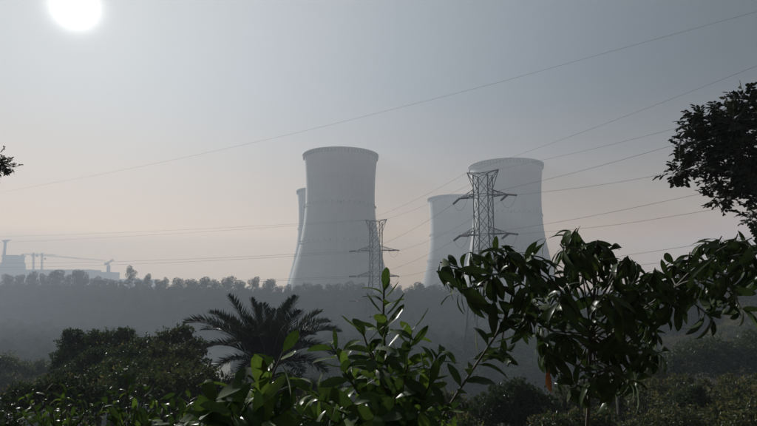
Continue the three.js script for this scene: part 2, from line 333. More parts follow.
{
  const D2 = 132, D1 = 203, p2 = at(485.5, 290, D2), p1 = at(376, 290, D1), yOf = (py, D) => at(378, py, D).y;
  p2.y = ground(p2.x, p2.z) - 0.1; p1.y = ground(p1.x, p1.z) - 0.1;
  const B = makePylon('nearer tall lattice pylon in front of the right cooling tower', p2, -0.52, { top: yOf(171, D2), arms: [yOf(271, D2), yOf(234.5, D2), yOf(196.5, D2)].reverse(), body: 1.75, foot: 4.6, reach: [5.9, 5.9, 5.9], horn: 3.9 });
  const A = makePylon('farther lattice pylon beside the largest cooling tower', p1, -0.3, { top: yOf(219.5, D1), arms: [yOf(250.5, D1), yOf(276, D1), yOf(301, D1)], body: 1.8, foot: 4.2, reach: [7.4, 7.4, 7.4], horn: 4 });
  const level = ['top', 'middle', 'lowest'], side = ['left', 'right'];
  // end points of the right span at the picture's edge, and of the left span far away
  const right = { t: [[121, 157], [182, 203], [236, 252]], e: [66, 108] }, leftEnd = { t: [[262, 267], [281, 285], [304, 312]], e: [237, 244] };
  const span = (a, px, py, d, sag) => { const q = at(px, py, d), far = a.clone().lerp(q, 1.45); far.y = q.y + (q.y - a.y) * 0.62; const m = a.clone().lerp(q, 0.5); m.y -= sag; return [a, m, q, far]; };
  for (let n = 0; n < 3; n++) for (let k = 0; k < 2; k++) {
    const b = B.tips[n * 2 + k], a = A.tips[n * 2 + k], q = at(757, right.t[n][k], 84), l = at(-60, leftEnd.t[n][k], 430);
    const bl = insulator(B, b, a.clone().add(V(0, -14, 0)), 3.2), ar = insulator(A, a, b.clone().add(V(0, -16, 0)), 2.8), br = insulator(B, b, q.clone().add(V(0, -9, 0)), 2.8), al = insulator(A, a, l.clone().add(V(0, -12, 0)), 3.2);
    wire(sagged(bl, ar, 1.6), `${level[n]} ${side[k]} conductor wire between the two lattice pylons`, 0.035, 'wires between the pylons');
    wire(span(br, 757, right.t[n][k], 84, 0.6), `${level[n]} ${side[k]}-arm conductor wire running from the nearer pylon to the right edge`, 0.03, 'wires right of the nearer pylon');
    wire(sagged(al, l, 2.2), `${level[n]} ${side[k]}-arm conductor wire running from the farther pylon to the left edge`, 0.05, 'wires left of the farther pylon');
    for (const [py, s, e] of [[B, bl, br], [A, ar, al]]) {
      const m = s.clone().lerp(e, 0.5); m.y -= 2.3;
      const g = new THREE.TubeGeometry(new THREE.CatmullRomCurve3([s, s.clone().lerp(m, 0.5).add(V(0, -0.6, 0)), m, e.clone().lerp(m, 0.5).add(V(0, -0.6, 0)), e]), 16, 0.03, 4);
      part('jumper_wire', g.applyMatrix4(py.o.matrixWorld.clone().invert()), M.wire, py.o);
    }
  }
  for (let k = 0; k < 2; k++) {
    wire(sagged(B.horns[k], A.horns[k], 1), `${['left', 'right'][k]} earth wire between the tops of the two pylons`, 0.028, 'wires between the pylons');
    wire(span(B.horns[k], 757, right.e[k], 84, 0.4), `${['upper', 'lower'][k]} earth wire from the nearer pylon's top to the right edge`, 0.022, 'wires right of the nearer pylon');
    wire(sagged(A.horns[k], at(-60, leftEnd.e[k], 430), 1.5), `${['upper', 'lower'][k]} earth wire from the farther pylon's top to the left edge`, 0.035, 'wires left of the farther pylon');
  }
  const long = [[-60, 203], [0, 192.5], [150, 164.5], [300, 132], [400, 107.5], [500, 82], [600, 54.5], [757, 11.5], [840, -12]].map(([px, py]) => at(px, py, 1 / THREE.MathUtils.lerp(1 / 320, 1 / 75, (px + 60) / 900)));
  wire(long, 'single long wire crossing the whole sky above the cooling towers', 0.022);
}

// ---------------------------------------------------------------- far ridge trees
const F = {
  far: [leafMat(0.025, 0.038, 0.018, 0.1), leafMat(0.03, 0.042, 0.02, 0.1), leafMat(0.022, 0.035, 0.018, 0.1)],
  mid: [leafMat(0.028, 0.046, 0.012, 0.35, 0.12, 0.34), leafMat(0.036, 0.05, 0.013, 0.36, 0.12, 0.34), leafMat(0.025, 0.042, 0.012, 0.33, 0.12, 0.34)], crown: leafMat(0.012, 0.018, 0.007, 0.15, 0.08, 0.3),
  dry: leafMat(0.095, 0.085, 0.028, 0.42, 0.1, 0.35), bark: std(0.05, 0.042, 0.034), twig: std(0.07, 0.065, 0.045, 0.8),
};
function farTreeGeo(h, spread, lumps, leaf, n, bareTrunk = 0.3) {
  const L = new Leaves(), wood = [limb([V(0, -1.5, 0), V(rr(-0.2, 0.2), h * 0.35, rr(-0.2, 0.2)), V(rr(-0.4, 0.4), h * 0.75, 0)], 0.22, 0.07, 5)];
  for (let i = 0; i < lumps; i++) {
    const f = i / Math.max(1, lumps - 1), a = i * 2.4 + rr(0, 1), r = spread * (0.25 + 0.6 * rnd()) * (i === 0 ? 0.1 : 1) * (1.1 - 0.55 * f), c = V(Math.cos(a) * r, h * (bareTrunk + (0.93 - bareTrunk) * f), Math.sin(a) * r);
    wood.push(limb([V(0, Math.min(c.y * 0.75, h * 0.7), 0), V(c.x * 0.6, c.y * 0.92, c.z * 0.6), c], 0.08, 0.03, 4));
    clump(L, c, spread * rr(0.42, 0.6), spread * rr(0.3, 0.45), Math.round(n / lumps), leaf, leaf * 0.7, 0.3);
  }
  return { crown: L.geo(), trunk: join(wood) };
}
const farKinds = [farTreeGeo(9, 3.6, 9, 0.4, 3800, 0.4), farTreeGeo(10, 3.4, 8, 0.38, 3200, 0.3), farTreeGeo(8, 4.2, 10, 0.42, 4000, 0.25), farTreeGeo(11, 3, 8, 0.36, 2400, 0.4), farTreeGeo(7.5, 3.9, 8, 0.42, 3800, 0.12)];
function skylineTree(px, py, kind, label, group, widen = 1) {
  let d = 300; for (let k = 0; k < 8; k++) d = crestDepth(at(px, py, d).x) + 4;
  const p = at(px, py, d), g = ground(p.x, p.z), H = [9, 10, 8, 11, 7.5][kind], s = Math.max(4, p.y - g) / (H * 1.02);
  const o = thing('ridge_tree', label, 'tree', V(p.x, g, p.z), rr(0, 6.28), group);
  part('trunk', farKinds[kind].trunk, F.bark, o); part('crown', farKinds[kind].crown, F.far[kind % 3], o);
  o.scale.set(s * widen, s, s * widen);
}
{
  const special = new Map([[131, 'tallest open crowned tree standing above the far left ridge'], [255, 'round see-through tree on the ridge just left of the largest tower'], [268.5, 'small round tree on the ridge touching the largest tower edge'], [205, 'flat topped tree on the ridge midway between cranes and towers'], [81, 'broad tree on the ridge below the long crane jib'], [56, 'broad dome shaped tree on the ridge below the crane masts']]);
  const list = [[131, 266, 3, 0.72], [255, 277.5, 1, 0.9], [268.5, 280.5, 2, 0.8], [205, 277.5, 0, 0.8], [81, 271.5, 2, 0.9], [56, 270.5, 0, 1]];
  for (const [px, py, kind] of [[148, 274.5, 1], [160, 280, 0], [166, 277.5, 3], [177, 279, 2], [188, 280, 1], [195, 281, 4], [216, 281.5, 4], [229, 278, 2], [240, 281, 0], [32, 273.5, 4], [43, 274, 1], [20, 275, 0], [8, 275.5, 2], [68, 275, 1], [95, 278, 4], [103, 279, 0], [112, 280.5, 2], [121, 280.5, 1], [140, 280, 4]]) list.push([px, py, kind, rr(0.7, 0.95)]);
  for (let px = 279, k = 0; px < 366; px += rr(7, 10), k++) list.push([px, rr(281.5, 286.5), k % 5, rr(0.7, 0.95)]);
  for (let px = 388, k = 0; px < 470; px += rr(7, 11), k++) list.push([px, rr(282, 287.5), (k + 2) % 5, rr(0.7, 0.95)]);
  const nth = ['first', 'second', 'third', 'fourth', 'fifth', 'sixth', 'seventh', 'eighth', 'ninth', 'tenth', 'eleventh', 'twelfth', 'thirteenth', 'fourteenth', 'fifteenth', 'sixteenth', 'seventeenth', 'eighteenth', 'nineteenth', 'twentieth'], count = {};
  for (const [px, py, kind, widen] of list.sort((p, q) => p[0] - q[0])) {
    const row = px < 131 ? 'hazy ridge tree from the left picture edge, below the far plant' : px < 275 ? 'hazy ridge tree right of the tallest one, counting towards the largest tower' : px < 370 ? 'hazy ridge tree from the left along the foot of the largest tower' : 'hazy ridge tree rightwards from the farther pylon';
    count[row] = (count[row] ?? -1) + 1;
    skylineTree(px, py, kind, special.get(px) ?? `${nth[count[row]]} ${row}`, 'trees on the ridge skyline', widen);
  }
}
{
  // the wood that covers the ridge face and the valley floor
  const spots = farKinds.map(() => []);
  for (let i = 0; i < 60000 && spots.flat().length < 5200; i++) {
    const d = rr(100, 530), x = rr(-0.78, 0.78) * d, c = crestDepth(x);
    if (d > c + 22) continue;
    if (Math.hypot((x + 75) / 18, (d - 270) / 44) < 1 || (Math.abs(x / d + 0.278) < 0.045 && d < 270 && d > 90)) continue;
    if (Math.hypot(x - 25, d - 132) < 6 || Math.hypot(x + 1, d - 203) < 6) continue;
    const y = ground(x, -d), s = d > c - 14 ? rr(0.68, 0.86) : rr(0.65, 1.05);
    spots[i % 5].push(new THREE.Matrix4().compose(V(x, y - 0.6, -d), new THREE.Quaternion().setFromAxisAngle(V(0, 1, 0), rr(0, 6.28)), V(s * rr(0.9, 1.25), s, s * rr(0.9, 1.25))));
  }
  spots.forEach((list, k) => {
    for (const [nm, geo, mat] of [['crown', farKinds[k].crown, F.far[k % 3]], ['trunk', farKinds[k].trunk, F.bark]]) {
      const m = new THREE.InstancedMesh(geo, mat, list.length); list.forEach((q, i) => m.setMatrixAt(i, q)); m.castShadow = m.receiveShadow = true;
      m.name = numbered(`woodland_${nm}`); scene.add(m); m.userData = { kind: 'stuff', label: nm === 'crown' ? 'hazy woodland crowns covering the far ridge and valley' : 'tree trunks inside the hazy far woodland', category: 'woodland' };
    }
  });
}
{
  // undergrowth on the near slope and right hillside
  const kinds = [0, 1, 2, 3].map((k) => { const L = new Leaves(); for (let i = 0; i < 6; i++) clump(L, V(rr(-0.8, 0.8), rr(0.4, 1.3), rr(-0.8, 0.8)), rr(0.6, 0.9), rr(0.5, 0.8), 900, 0.15, 0.085, 0.4); return L.geo(); });
  const spots = kinds.map(() => []);
  for (let i = 0; i < 9000 && spots.flat().length < 4200; i++) {
    const d = 9 + 150 * Math.pow(rnd(), 1.3), x = rr(-0.75, 0.75) * d + (i % 3 ? 0 : Math.abs(d * 0.2)), s = rr(0.5, 1.1) * (0.65 + d / 70);
    if (d > 100 && x < 22) continue;
    const y = ground(x, -d);
    
    if (y + 2 * s > 1.65 - d * 0.13 && x < 18) continue;                        // keeps the view over the valley open, as the slope is in the photograph
    spots[i % 4].push(new THREE.Matrix4().compose(V(x, y - 0.2, -d), new THREE.Quaternion().setFromAxisAngle(V(0, 1, 0), rr(0, 6.28)), V(s, s, s)));
  }
  spots.forEach((list, k) => {
    const m = new THREE.InstancedMesh(kinds[k], [F.mid[0], F.mid[1], F.mid[2], F.dry][k], list.length); list.forEach((q, i) => m.setMatrixAt(i, q)); m.castShadow = m.receiveShadow = true;
    m.name = numbered('undergrowth'); scene.add(m); m.userData = { kind: 'stuff', label: 'tangled undergrowth covering the slope below the viewpoint', category: 'undergrowth' };
  });
}

// ---------------------------------------------------------------- bushes on the slope
function bush(name, label, category, depth, lumps, leaf, density, mat, group, dryShare = 0) {
  const c0 = at(lumps[0][0], lumps[0][1], depth), base = V(c0.x, ground(c0.x, c0.z), c0.z), o = thing(name, label, category, base, 0, group), L = new Leaves(), dryL = new Leaves(), wood = [];
  for (const [px, py, r, dz = 0] of lumps) {
    const c = at(px, py, depth + dz).sub(base), R = r * depth / FOCAL, n = Math.round(density * 9 * R * R / (leaf * leaf));
    clump(L, c, R * 0.75, R * 0.7, Math.round(n * 0.3), leaf, leaf * 0.55, 0.55);
    for (let k = 0; k < 13; k++) {                                         // rounded heads that stand out of the mass
      const a = k * 2.4 + r, e = 1 - 1.35 * (k + 0.5) / 13, w = Math.sqrt(1 - e * e), q = R * rr(0.6, 0.92);
      clump(L, c.clone().add(V(w * Math.cos(a) * q, e * q, w * Math.sin(a) * q)), R * rr(0.26, 0.42), R * rr(0.09, 0.25), Math.round(n * 0.062), leaf, leaf * 0.6, 0.6);
    }
    for (let k = 0; k < 16; k++) {                                          // loose shoots that break the outline
      const d = rdir(); d.y = Math.abs(d.y) + 0.25; d.normalize(); const reach = R * rr(1.05, 1.3);
      for (let j = 0; j < 9; j++) { const T = dryShare && rnd() < dryShare * 2 ? dryL : L; T.add(c.clone().addScaledVector(d, R * 0.8 + (reach - R * 0.8) * j / 9).add(rdir().multiplyScalar(R * 0.05)), d.clone().add(rdir().multiplyScalar(1.1)), V(0, 1, 0).add(rdir()), leaf * rr(0.7, 1.2), leaf * 0.45); }
    }
    if (dryShare) clump(dryL, c.clone().add(V(0, R * 0.12, 0)), R * 1.02, R * 0.95, Math.round(n * dryShare * 0.8), leaf, leaf * 0.45, 0.85);
    const foot = V(c.x * 0.3, -0.4, c.z * 0.3); wood.push(limb([foot, V(c.x * 0.6, c.y * 0.55, c.z * 0.6), c], 0.05 + R * 0.03, 0.02, 5));
    for (let k = 0; k < 5; k++) wood.push(limb([c.clone().lerp(foot, 0.3), c.clone().addScaledVector(rdir(), R * 0.35), c.clone().addScaledVector(rdir(), R * 0.8)], 0.03, 0.01, 4));
  }
  part('stems', join(wood), F.bark, o); part('foliage', L.geo(), mat, o).userData.kind = 'stuff';
  if (dryL.count) part('yellowing_foliage', dryL.geo(), F.dry, o).userData.kind = 'stuff';
  return o;
}
bush('rounded_bush', 'dark rounded bush at the left end of the thicket, mid slope', 'bush', 25, [[76, 350, 18], [66, 366, 14, -1.5], [88, 374, 18, -3], [72, 337, 8], [90, 352, 12, 0.5], [64, 384, 14, -4]], 0.115, 6, F.mid[2], 'thicket of bushes left of the palm');
bush('rounded_bush', 'dark bushy thicket shrub in the middle, left of the palm', 'bush', 24, [[112, 346, 16], [125, 337, 9, 0.4], [100, 362, 14, -2], [128, 362, 16, -2.5], [142, 350, 13, -0.5], [115, 378, 15, -4.5], [95, 341, 9], [140, 376, 14, -5], [122, 392, 17, -7], [98, 388, 15, -6]], 0.115, 6, F.mid[0], 'thicket of bushes left of the palm', 0.025);
bush('rounded_bush', 'dark tall thicket shrub touching the left fronds of the palm', 'bush', 23, [[166, 343, 13], [182, 337, 11], [195, 351, 12, -0.5], [160, 360, 14, -2], [183, 362, 14, -2.5], [170, 378, 15, -5], [195, 376, 14, -4], [205, 388, 14, -6], [180, 394, 17, -7.5], [155, 392, 15, -7]], 0.115, 6, F.mid[1], 'thicket of bushes left of the palm', 0.025);
bush('hedge_bush', 'hazy low bush at the left picture edge behind the thicket', 'bush', 55, [[4, 368, 14], [20, 374, 12], [-12, 372, 16], [8, 388, 14, -3], [-10, 394, 16, -4], [24, 394, 13, -3]], 0.2, 5, F.mid[1], 'hazy bushes at the left edge', 0.12);
bush('hedge_bush', 'hazy low bush between the left edge and the dark thicket', 'bush', 58, [[38, 371, 11], [52, 376, 10], [28, 378, 11], [44, 388, 12, -3], [56, 392, 12, -4], [32, 392, 11, -3]], 0.2, 5, F.mid[0], 'hazy bushes at the left edge', 0.12);
bush('slope_bush', 'loose leafy bush below the dark thicket at the lower left', 'bush', 13, [[45, 398, 18], [70, 392, 16], [20, 402, 18], [95, 405, 20]], 0.09, 5, F.mid[2], undefined, 0.06);
bush('mound_bush', 'dark smooth mounded bush at the bottom right of centre', 'bush', 13, [[512, 408, 24], [535, 415, 24], [492, 415, 20], [520, 396, 15]], 0.08, 7, F.mid[2]);
bush('leafy_bush', 'yellowish leafy bush at the bottom right corner', 'bush', 15, [[735, 398, 17], [757, 391, 15, 1], [714, 408, 15, -1], [748, 414, 19, -2], [772, 402, 20], [728, 385, 9, 1.5]], 0.11, 3.6, F.mid[1], 'yellowish bushes at the lower right', 0.15);
bush('leafy_bush', 'yellowish leafy bush beside the lowest leaves of the big sapling', 'bush', 16, [[662, 396, 14], [682, 388, 12, 1], [645, 408, 16, -1], [698, 400, 13], [672, 414, 17, -2], [700, 420, 17, -2.5], [650, 386, 8, 1.5], [706, 388, 8, 2]], 0.11, 3.6, F.mid[1], 'yellowish bushes at the lower right', 0.15);
bush('leafy_bush', 'small sunlit yellow green bush behind the trunk of the big sapling', 'bush', 17, [[570, 400, 15], [590, 408, 16], [610, 402, 15], [628, 412, 16], [560, 415, 14]], 0.1, 4.5, F.mid[1], 'yellowish bushes at the lower right', 0.17);
bush('leafy_bush', 'scrubby bush with thin stalks beneath the leaning broad leaved branch', 'bush', 15, [[455, 410, 14], [438, 402, 12], [470, 418, 14], [425, 415, 14]], 0.09, 4, F.mid[0], 'yellowish bushes at the lower right', 0.17);
bush('rounded_bush', 'dark shrub burying the foot of the palm, left of its trunk', 'bush', 19, [[232, 392, 17], [215, 402, 15, -1], [248, 404, 18, -1.5], [228, 415, 18, -3]], 0.1, 6, F.mid[0], 'shrubs round the palm foot', 0.04);
bush('rounded_bush', 'dark shrub burying the foot of the palm, right of its trunk', 'bush', 19, [[290, 390, 17], [312, 398, 16, -1], [332, 394, 14], [275, 405, 18, -2], [305, 418, 18, -3]], 0.1, 6, F.mid[2], 'shrubs round the palm foot', 0.04);
bush('leafy_bush', 'olive bush in the lower right between sapling trunk and corner', 'bush', 11, [[690, 428, 20], [722, 418, 15, 1], [655, 434, 19], [757, 424, 22, -1], [625, 438, 17], [738, 436, 20, -1.5], [672, 420, 11, 0.5]], 0.085, 3.2, F.mid[1], 'yellowish bushes at the lower right', 0.15);
bush('leafy_bush', 'olive scrub along the bottom edge below the big sapling trunk', 'bush', 10, [[575, 432, 20], [600, 428, 18], [548, 436, 20], [465, 436, 18], [430, 436, 18]], 0.08, 4.5, F.mid[0], 'yellowish bushes at the lower right', 0.17);
bush('hillside_bush', 'olive bush on the right slope between the dark hillside bush and sapling', 'bush', 24, [[640, 385, 15], [622, 390, 14], [655, 378, 12], [600, 394, 13], [580, 392, 11]], 0.14, 4.5, F.mid[1], undefined, 0.25);
bush('mound_bush', 'added dark bush in place of a round shadow among the yellowish bushes at the lower right', 'bush', 13, [[690, 402, 11], [704, 408, 10], [678, 410, 10], [698, 394, 6]], 0.09, 6, F.mid[2]);  // added bush: its darker leaves stand in for round shadows between the bushes
bush('hillside_bush', 'large dark bush on the near right hillside above the yellowish bushes', 'bush', 34, [[690, 365, 22], [665, 372, 18], [715, 358, 22], [740, 368, 22], [757, 352, 22]], 0.18, 4, F.mid[2], undefined, 0.04);
{
  const a = at(617, 391, 13.5), f = ground(a.x, a.z), h = a.y - f, post = new THREE.CylinderGeometry(0.02, 0.024, h + 0.3, 10); post.translate(a.x, f + h / 2 - 0.15, a.z);
  top('marker_post', post, std(0.22, 0.22, 0.21), 'thin pale post standing among bushes below the big sapling', 'post');
}

// ---------------------------------------------------------------- palm
{
  const D = 22, crown = at(268, 372, D), foot = V(crown.x, ground(crown.x, crown.z), crown.z), o = thing('date_palm', 'date palm with feathery arching fronds in the middle of the slope', 'palm', foot), c = crown.clone().sub(foot);
  part('trunk', limb([V(0, -0.4, 0), V(0.06, c.y * 0.5, 0.05), c.clone().add(V(0, 0.1, 0))], 0.3, 0.26, 10, 12), F.bark, o);
  const frondMat = [leafMat(0.014, 0.022, 0.009, 0.15, 0.06, 0.25), leafMat(0.017, 0.025, 0.01, 0.15, 0.06, 0.25)];
  const frond = (tip, lift, dz, n = 42) => {
    const t = at(tip[0], tip[1], D + dz).sub(foot), mid = c.clone().lerp(t, 0.55).add(V(0, lift, 0)), curve = new THREE.QuadraticBezierCurve3(c, mid, t), L = new Leaves(), len = curve.getLength();
    for (let i = 0; i < n; i++) for (const s of [-1, 1]) for (const tier of [0, 1]) {
      const u = 0.1 + 0.9 * (i + 0.5 * tier) / n, p = curve.getPoint(u), tan = curve.getTangent(u), sideV = tan.clone().cross(V(0, 1, 0)).normalize(), upV = sideV.clone().cross(tan).normalize();
      const l = len * 0.2 * Math.pow(Math.sin(Math.PI * (0.16 + 0.8 * u)), 0.6) * rr(0.85, 1.15), dir = tan.clone().multiplyScalar(rr(0.7, 0.9)).addScaledVector(sideV, s * rr(0.6, 0.95)).addScaledVector(upV, tier ? rr(0.4, 0.7) : rr(-0.05, 0.25)).add(V(0, -0.1, 0));
      L.add(p, dir, upV.clone().addScaledVector(sideV, -s * 0.4), l, 0.055);
    }
    const f = part('frond', L.geo(), pick(frondMat), o); part('midrib', limb([0, 0.25, 0.5, 0.75, 1].map((k) => curve.getPoint(k)), 0.035, 0.008, 5), F.twig, f);
  };
  for (const [x, y, lift, dz] of [[185, 323, 1.15, -0.6], [211, 313, 0.7, 0.5], [229, 296, 0.3, 0.2], [251, 299, 0.2, -0.4], [262, 304, 0.3, 1.2], [291, 300, 0.35, 0.4], [297, 297, 0.45, -0.5], [322, 312, 0.65, 0.2], [339, 332, 1.1, -0.3], [330, 322, 0.9, 1], [205, 330, 1, 1.2], [222, 318, 0.6, -1.5], [312, 335, 0.9, -1.6], [238, 330, 0.7, -2.2], [285, 325, 0.6, -2.4], [198, 352, 1.1, -1.2], [335, 355, 1.1, -1], [325, 372, 0.9, -1.6], [212, 372, 0.9, -1.8], [240, 375, 0.8, -2.6], [300, 372, 0.8, -2.6], [276, 310, 0.4, 1.6], [245, 318, 0.5, -1], [300, 312, 0.6, -1.2], [258, 335, 0.6, -2.6], [228, 345, 0.9, -2.2], [318, 348, 0.9, -2.2], [270, 322, 0.3, -1.8]])
    frond([x + rr(-1, 1), y], lift, dz);
}

// ---------------------------------------------------------------- near plants
const broad = [leafBlade(0.25, 0.6, 0.2, 0.6), leafBlade(0.23, 0.65, 0.3, 0.9, 0.1), leafBlade(0.26, 0.6, 0.14, 0.3, 0.08, 8, 0.01), leafBlade(0.21, 0.65, 0.4, 1.3, 0.09), leafBlade(0.24, 0.7, 0.25, -0.5, 0.09, 8, 0.008)];
const lance = [leafBlade(0.22, 0.75, 0.25, 0.9, 0.1, 8, 0, 0.8), leafBlade(0.2, 0.8, 0.3, 1.2, 0.12, 8, 0, 0.85), leafBlade(0.25, 0.75, 0.18, 0.6, 0.1, 8, 0.008, 0.8), leafBlade(0.21, 0.75, 0.35, 1.4, 0.1, 8, 0, 0.85)];
const veins = (() => {                                                    // pale midrib, side veins and mottling of a leaf blade
  const w = 64, h = 256, px = new Uint8Array(w * h * 4);
  for (let j = 0; j < h; j++) for (let i = 0; i < w; i++) {
    const u = Math.abs((i + 0.5) / w - 0.5) * 2, v = j / h, rib = Math.max(0, 1 - u / 0.07), side = Math.max(0, 1 - Math.abs(((v - u * 0.09) * 15 % 1 + 1) % 1 - 0.5) / 0.09) * (u < 0.85 ? 1 : 0);
    const k = 168 + fbm(i / w * 5, v * 14) * 70 + rib * 40 + side * 16 - (noise(i / w * 13 + 7, v * 40) > 0.86 ? 40 : 0);
    px.set([Math.min(255, k), Math.min(255, k), Math.min(255, k * 0.96), 255], (j * w + i) * 4);
  }
  const t = new THREE.DataTexture(px, w, h); t.colorSpace = THREE.SRGBColorSpace; t.magFilter = THREE.LinearFilter; t.needsUpdate = true;
  return t;
})();
const G = {
  broad: [leafMat(0.022, 0.044, 0.008, 0.3, 0.09, 0.25), leafMat(0.028, 0.052, 0.009, 0.32, 0.09, 0.25), leafMat(0.018, 0.036, 0.008, 0.25, 0.09, 0.28), leafMat(0.05, 0.085, 0.012, 0.42, 0.09, 0.25)],
  lance: [leafMat(0.018, 0.032, 0.008, 0.22, 0.1, 0.28), leafMat(0.022, 0.038, 0.009, 0.25, 0.1, 0.28), leafMat(0.015, 0.027, 0.008, 0.2, 0.1, 0.3)],
  rust: leafMat(0.11, 0.042, 0.014, 0.35, 0.05, 0.4), stem: std(0.035, 0.035, 0.022, 0.8), pale: std(0.045, 0.04, 0.03, 0.85),
};
for (const m of [...G.broad, ...G.lance, G.rust]) { m.map = veins; m.color.multiplyScalar(2.2); }
class Plant {
  constructor(name, label, category, depth, foot, blades, mats, group) {
    this.d = depth; const f = at(foot[0], foot[1], depth); this.base = V(f.x, ground(f.x, f.z), f.z);
    this.o = thing(name, label, category, this.base, 0, group); this.blades = blades; this.mats = mats; this.n = 0; this.rest = [];
  }
  P(px, py, dz = 0) { return at(px, py, this.d + dz).sub(this.base); }
  stem(points, r0, r1, name = 'branch', mat = G.stem) { part(name, limb(points, r0, r1, 6, points.length * 5), mat, this.o); return new THREE.CatmullRomCurve3(points); }
  leaf(p, dir, up, len, mat, geo) {
    const m = leafFrame(p, dir, up, len, rr(-0.5, 0.5)), g = geo ?? pick(this.blades), t = mat ?? pick(this.mats);
    if (this.n++ >= 300) { this.rest.push(g.clone().applyMatrix4(m)); return; }
    const l = part('leaf', g, t, this.o); m.decompose(l.position, l.quaternion, l.scale);
  }
  // leaves set alternately round a curve
  along(curve, from, to, n, len, spread = 1, droop = 0.15, tip = 0.75) {
    let a = rr(0, 6.28);
    for (let i = 0; i < n; i++) {
      const u = from + (to - from) * i / Math.max(1, n - 1), p = curve.getPoint(u), t = curve.getTangent(u), s = t.clone().cross(Math.abs(t.y) > 0.95 ? V(1, 0, 0) : V(0, 1, 0)).normalize(), q = s.clone().cross(t);
      a += 2.4 + rr(-0.35, 0.35);
      const out = s.clone().multiplyScalar(Math.cos(a)).addScaledVector(q, Math.sin(a)), k = i / Math.max(1, n - 1), open = spread * (1.15 - 0.5 * k);
      this.leaf(p, t.clone().multiplyScalar(0.75).addScaledVector(out, open).add(V(0, -droop, 0)), t.clone().multiplyScalar(0.8).addScaledVector(out, -0.4).add(V(0, 0.8, 0)), len * (1 - (1 - tip) * k) * rr(0.8, 1.15));
    }
  }
  // a whorl of hanging leaves at a shoot's end
  whorl(p, axis, n, len, droop) {
    const s = axis.clone().cross(V(0.3, 0.2, 1)).normalize(), q = s.clone().cross(axis), a0 = rr(0, 6.28);
    for (let i = 0; i < n; i++) {
      const a = a0 + i / n * 6.28 + rr(-0.3, 0.3), out = s.clone().multiplyScalar(Math.cos(a)).addScaledVector(q, Math.sin(a));
      this.leaf(p.clone().addScaledVector(axis, -rr(0, 0.04)), out.addScaledVector(axis, rr(0, 0.35)).add(V(0, -droop * rr(0.35, 1.15), 0)), axis.clone().add(V(0, 0.8, 0)).add(rdir().multiplyScalar(0.3)), len * rr(0.75, 1.15));
    }
  }
  done() { if (this.rest.length) { const m = part('leaf_mass', mergeGeometries(this.rest), this.mats[0], this.o); m.userData.kind = 'stuff'; } return this; }
}
{
  // broad leaved shrub in the middle
  const s = new Plant('broad_leaved_shrub', 'tall dark broad leaved shrub in the centre foreground, tip over the pylon foot', 'shrub', 2.1, [398, 426], broad, G.broad);
  const P = (x, y, z) => s.P(x, y, z), L = 0.125, root = V(0, -0.05, 0);
  const main = s.stem([root, P(398, 470), P(392, 400), P(384, 340), P(384, 288)], 0.014, 0.004, 'main_stem');
  s.along(main, 0.62, 1, 22, L * 1.05, 1.2, 0.1, 0.72);
  const tips = [[412, 330, 0.1, 0.5], [440, 352, -0.1, 0.6], [331, 346, 0.1, 0.6], [345, 372, -0.25, 0.8], [362, 330, -0.15, 0.3], [430, 385, -0.3, 0.8], [372, 352, -0.35, 0.4], [408, 365, -0.3, 0.5], [312, 392, -0.1, 0.8], [352, 405, -0.45, 0.8], [395, 395, -0.5, 0.6], [330, 420, -0.35, 0.8], [420, 412, -0.45, 0.7], [375, 415, -0.55, 0.6], [300, 415, 0, 0.8], [442, 408, 0.1, 0.7]];
  for (const [x, y, z, u] of tips) {
    const a = main.getPoint(0.62 - 0.28 * u), b = P(x, y, z), m = a.clone().lerp(b, 0.55).add(V(0, -0.03, 0)), c = s.stem([a, m, b], 0.006, 0.0025);
    s.along(c, 0.35, 1, 15, L * rr(0.8, 1), 1.1, 0.1, 0.8);
  }
  s.done();
}
{
  // leaning sapling with a broad-leaved lower stem and drooping tufts
  const s = new Plant('leaning_sapling', 'leaning sapling with a diagonal stem between the central shrub and big sapling', 'sapling', 2.6, [415, 440], broad, G.lance);
  const P = (x, y, z) => s.P(x, y, z);
  const main = s.stem([V(0, -0.05, 0), P(412, 470), P(448, 408), P(478, 362), P(500, 328), P(513, 292), P(512, 262)], 0.009, 0.004, 'main_stem');
  s.along(main, 0.32, 0.72, 20, 0.16, 1.25, -0.05, 0.95);
  s.blades = lance;
  for (const [u, x, y, z] of [[0.82, 440, 262, 0.05], [0.83, 452, 268, 0.1], [0.86, 470, 252, -0.1], [0.9, 488, 248, 0.1], [0.92, 505, 248, 0], [0.85, 460, 290, -0.2], [0.88, 490, 275, -0.25], [0.84, 478, 300, 0.15], [0.93, 525, 262, 0.1], [0.86, 530, 290, -0.1], [0.82, 528, 318, 0], [0.8, 500, 352, 0.1]]) {
    const a = main.getPoint(u), b = P(x, y, z), c = s.stem([a, a.clone().lerp(b, 0.5).add(V(0, 0.02, 0)), b], 0.006, 0.003);
    s.along(c, 0.4, 0.85, 5, 0.12, 1.1, 0.4); s.whorl(b, c.getTangent(1), 9, 0.135, 1);
  }
  s.done();
}
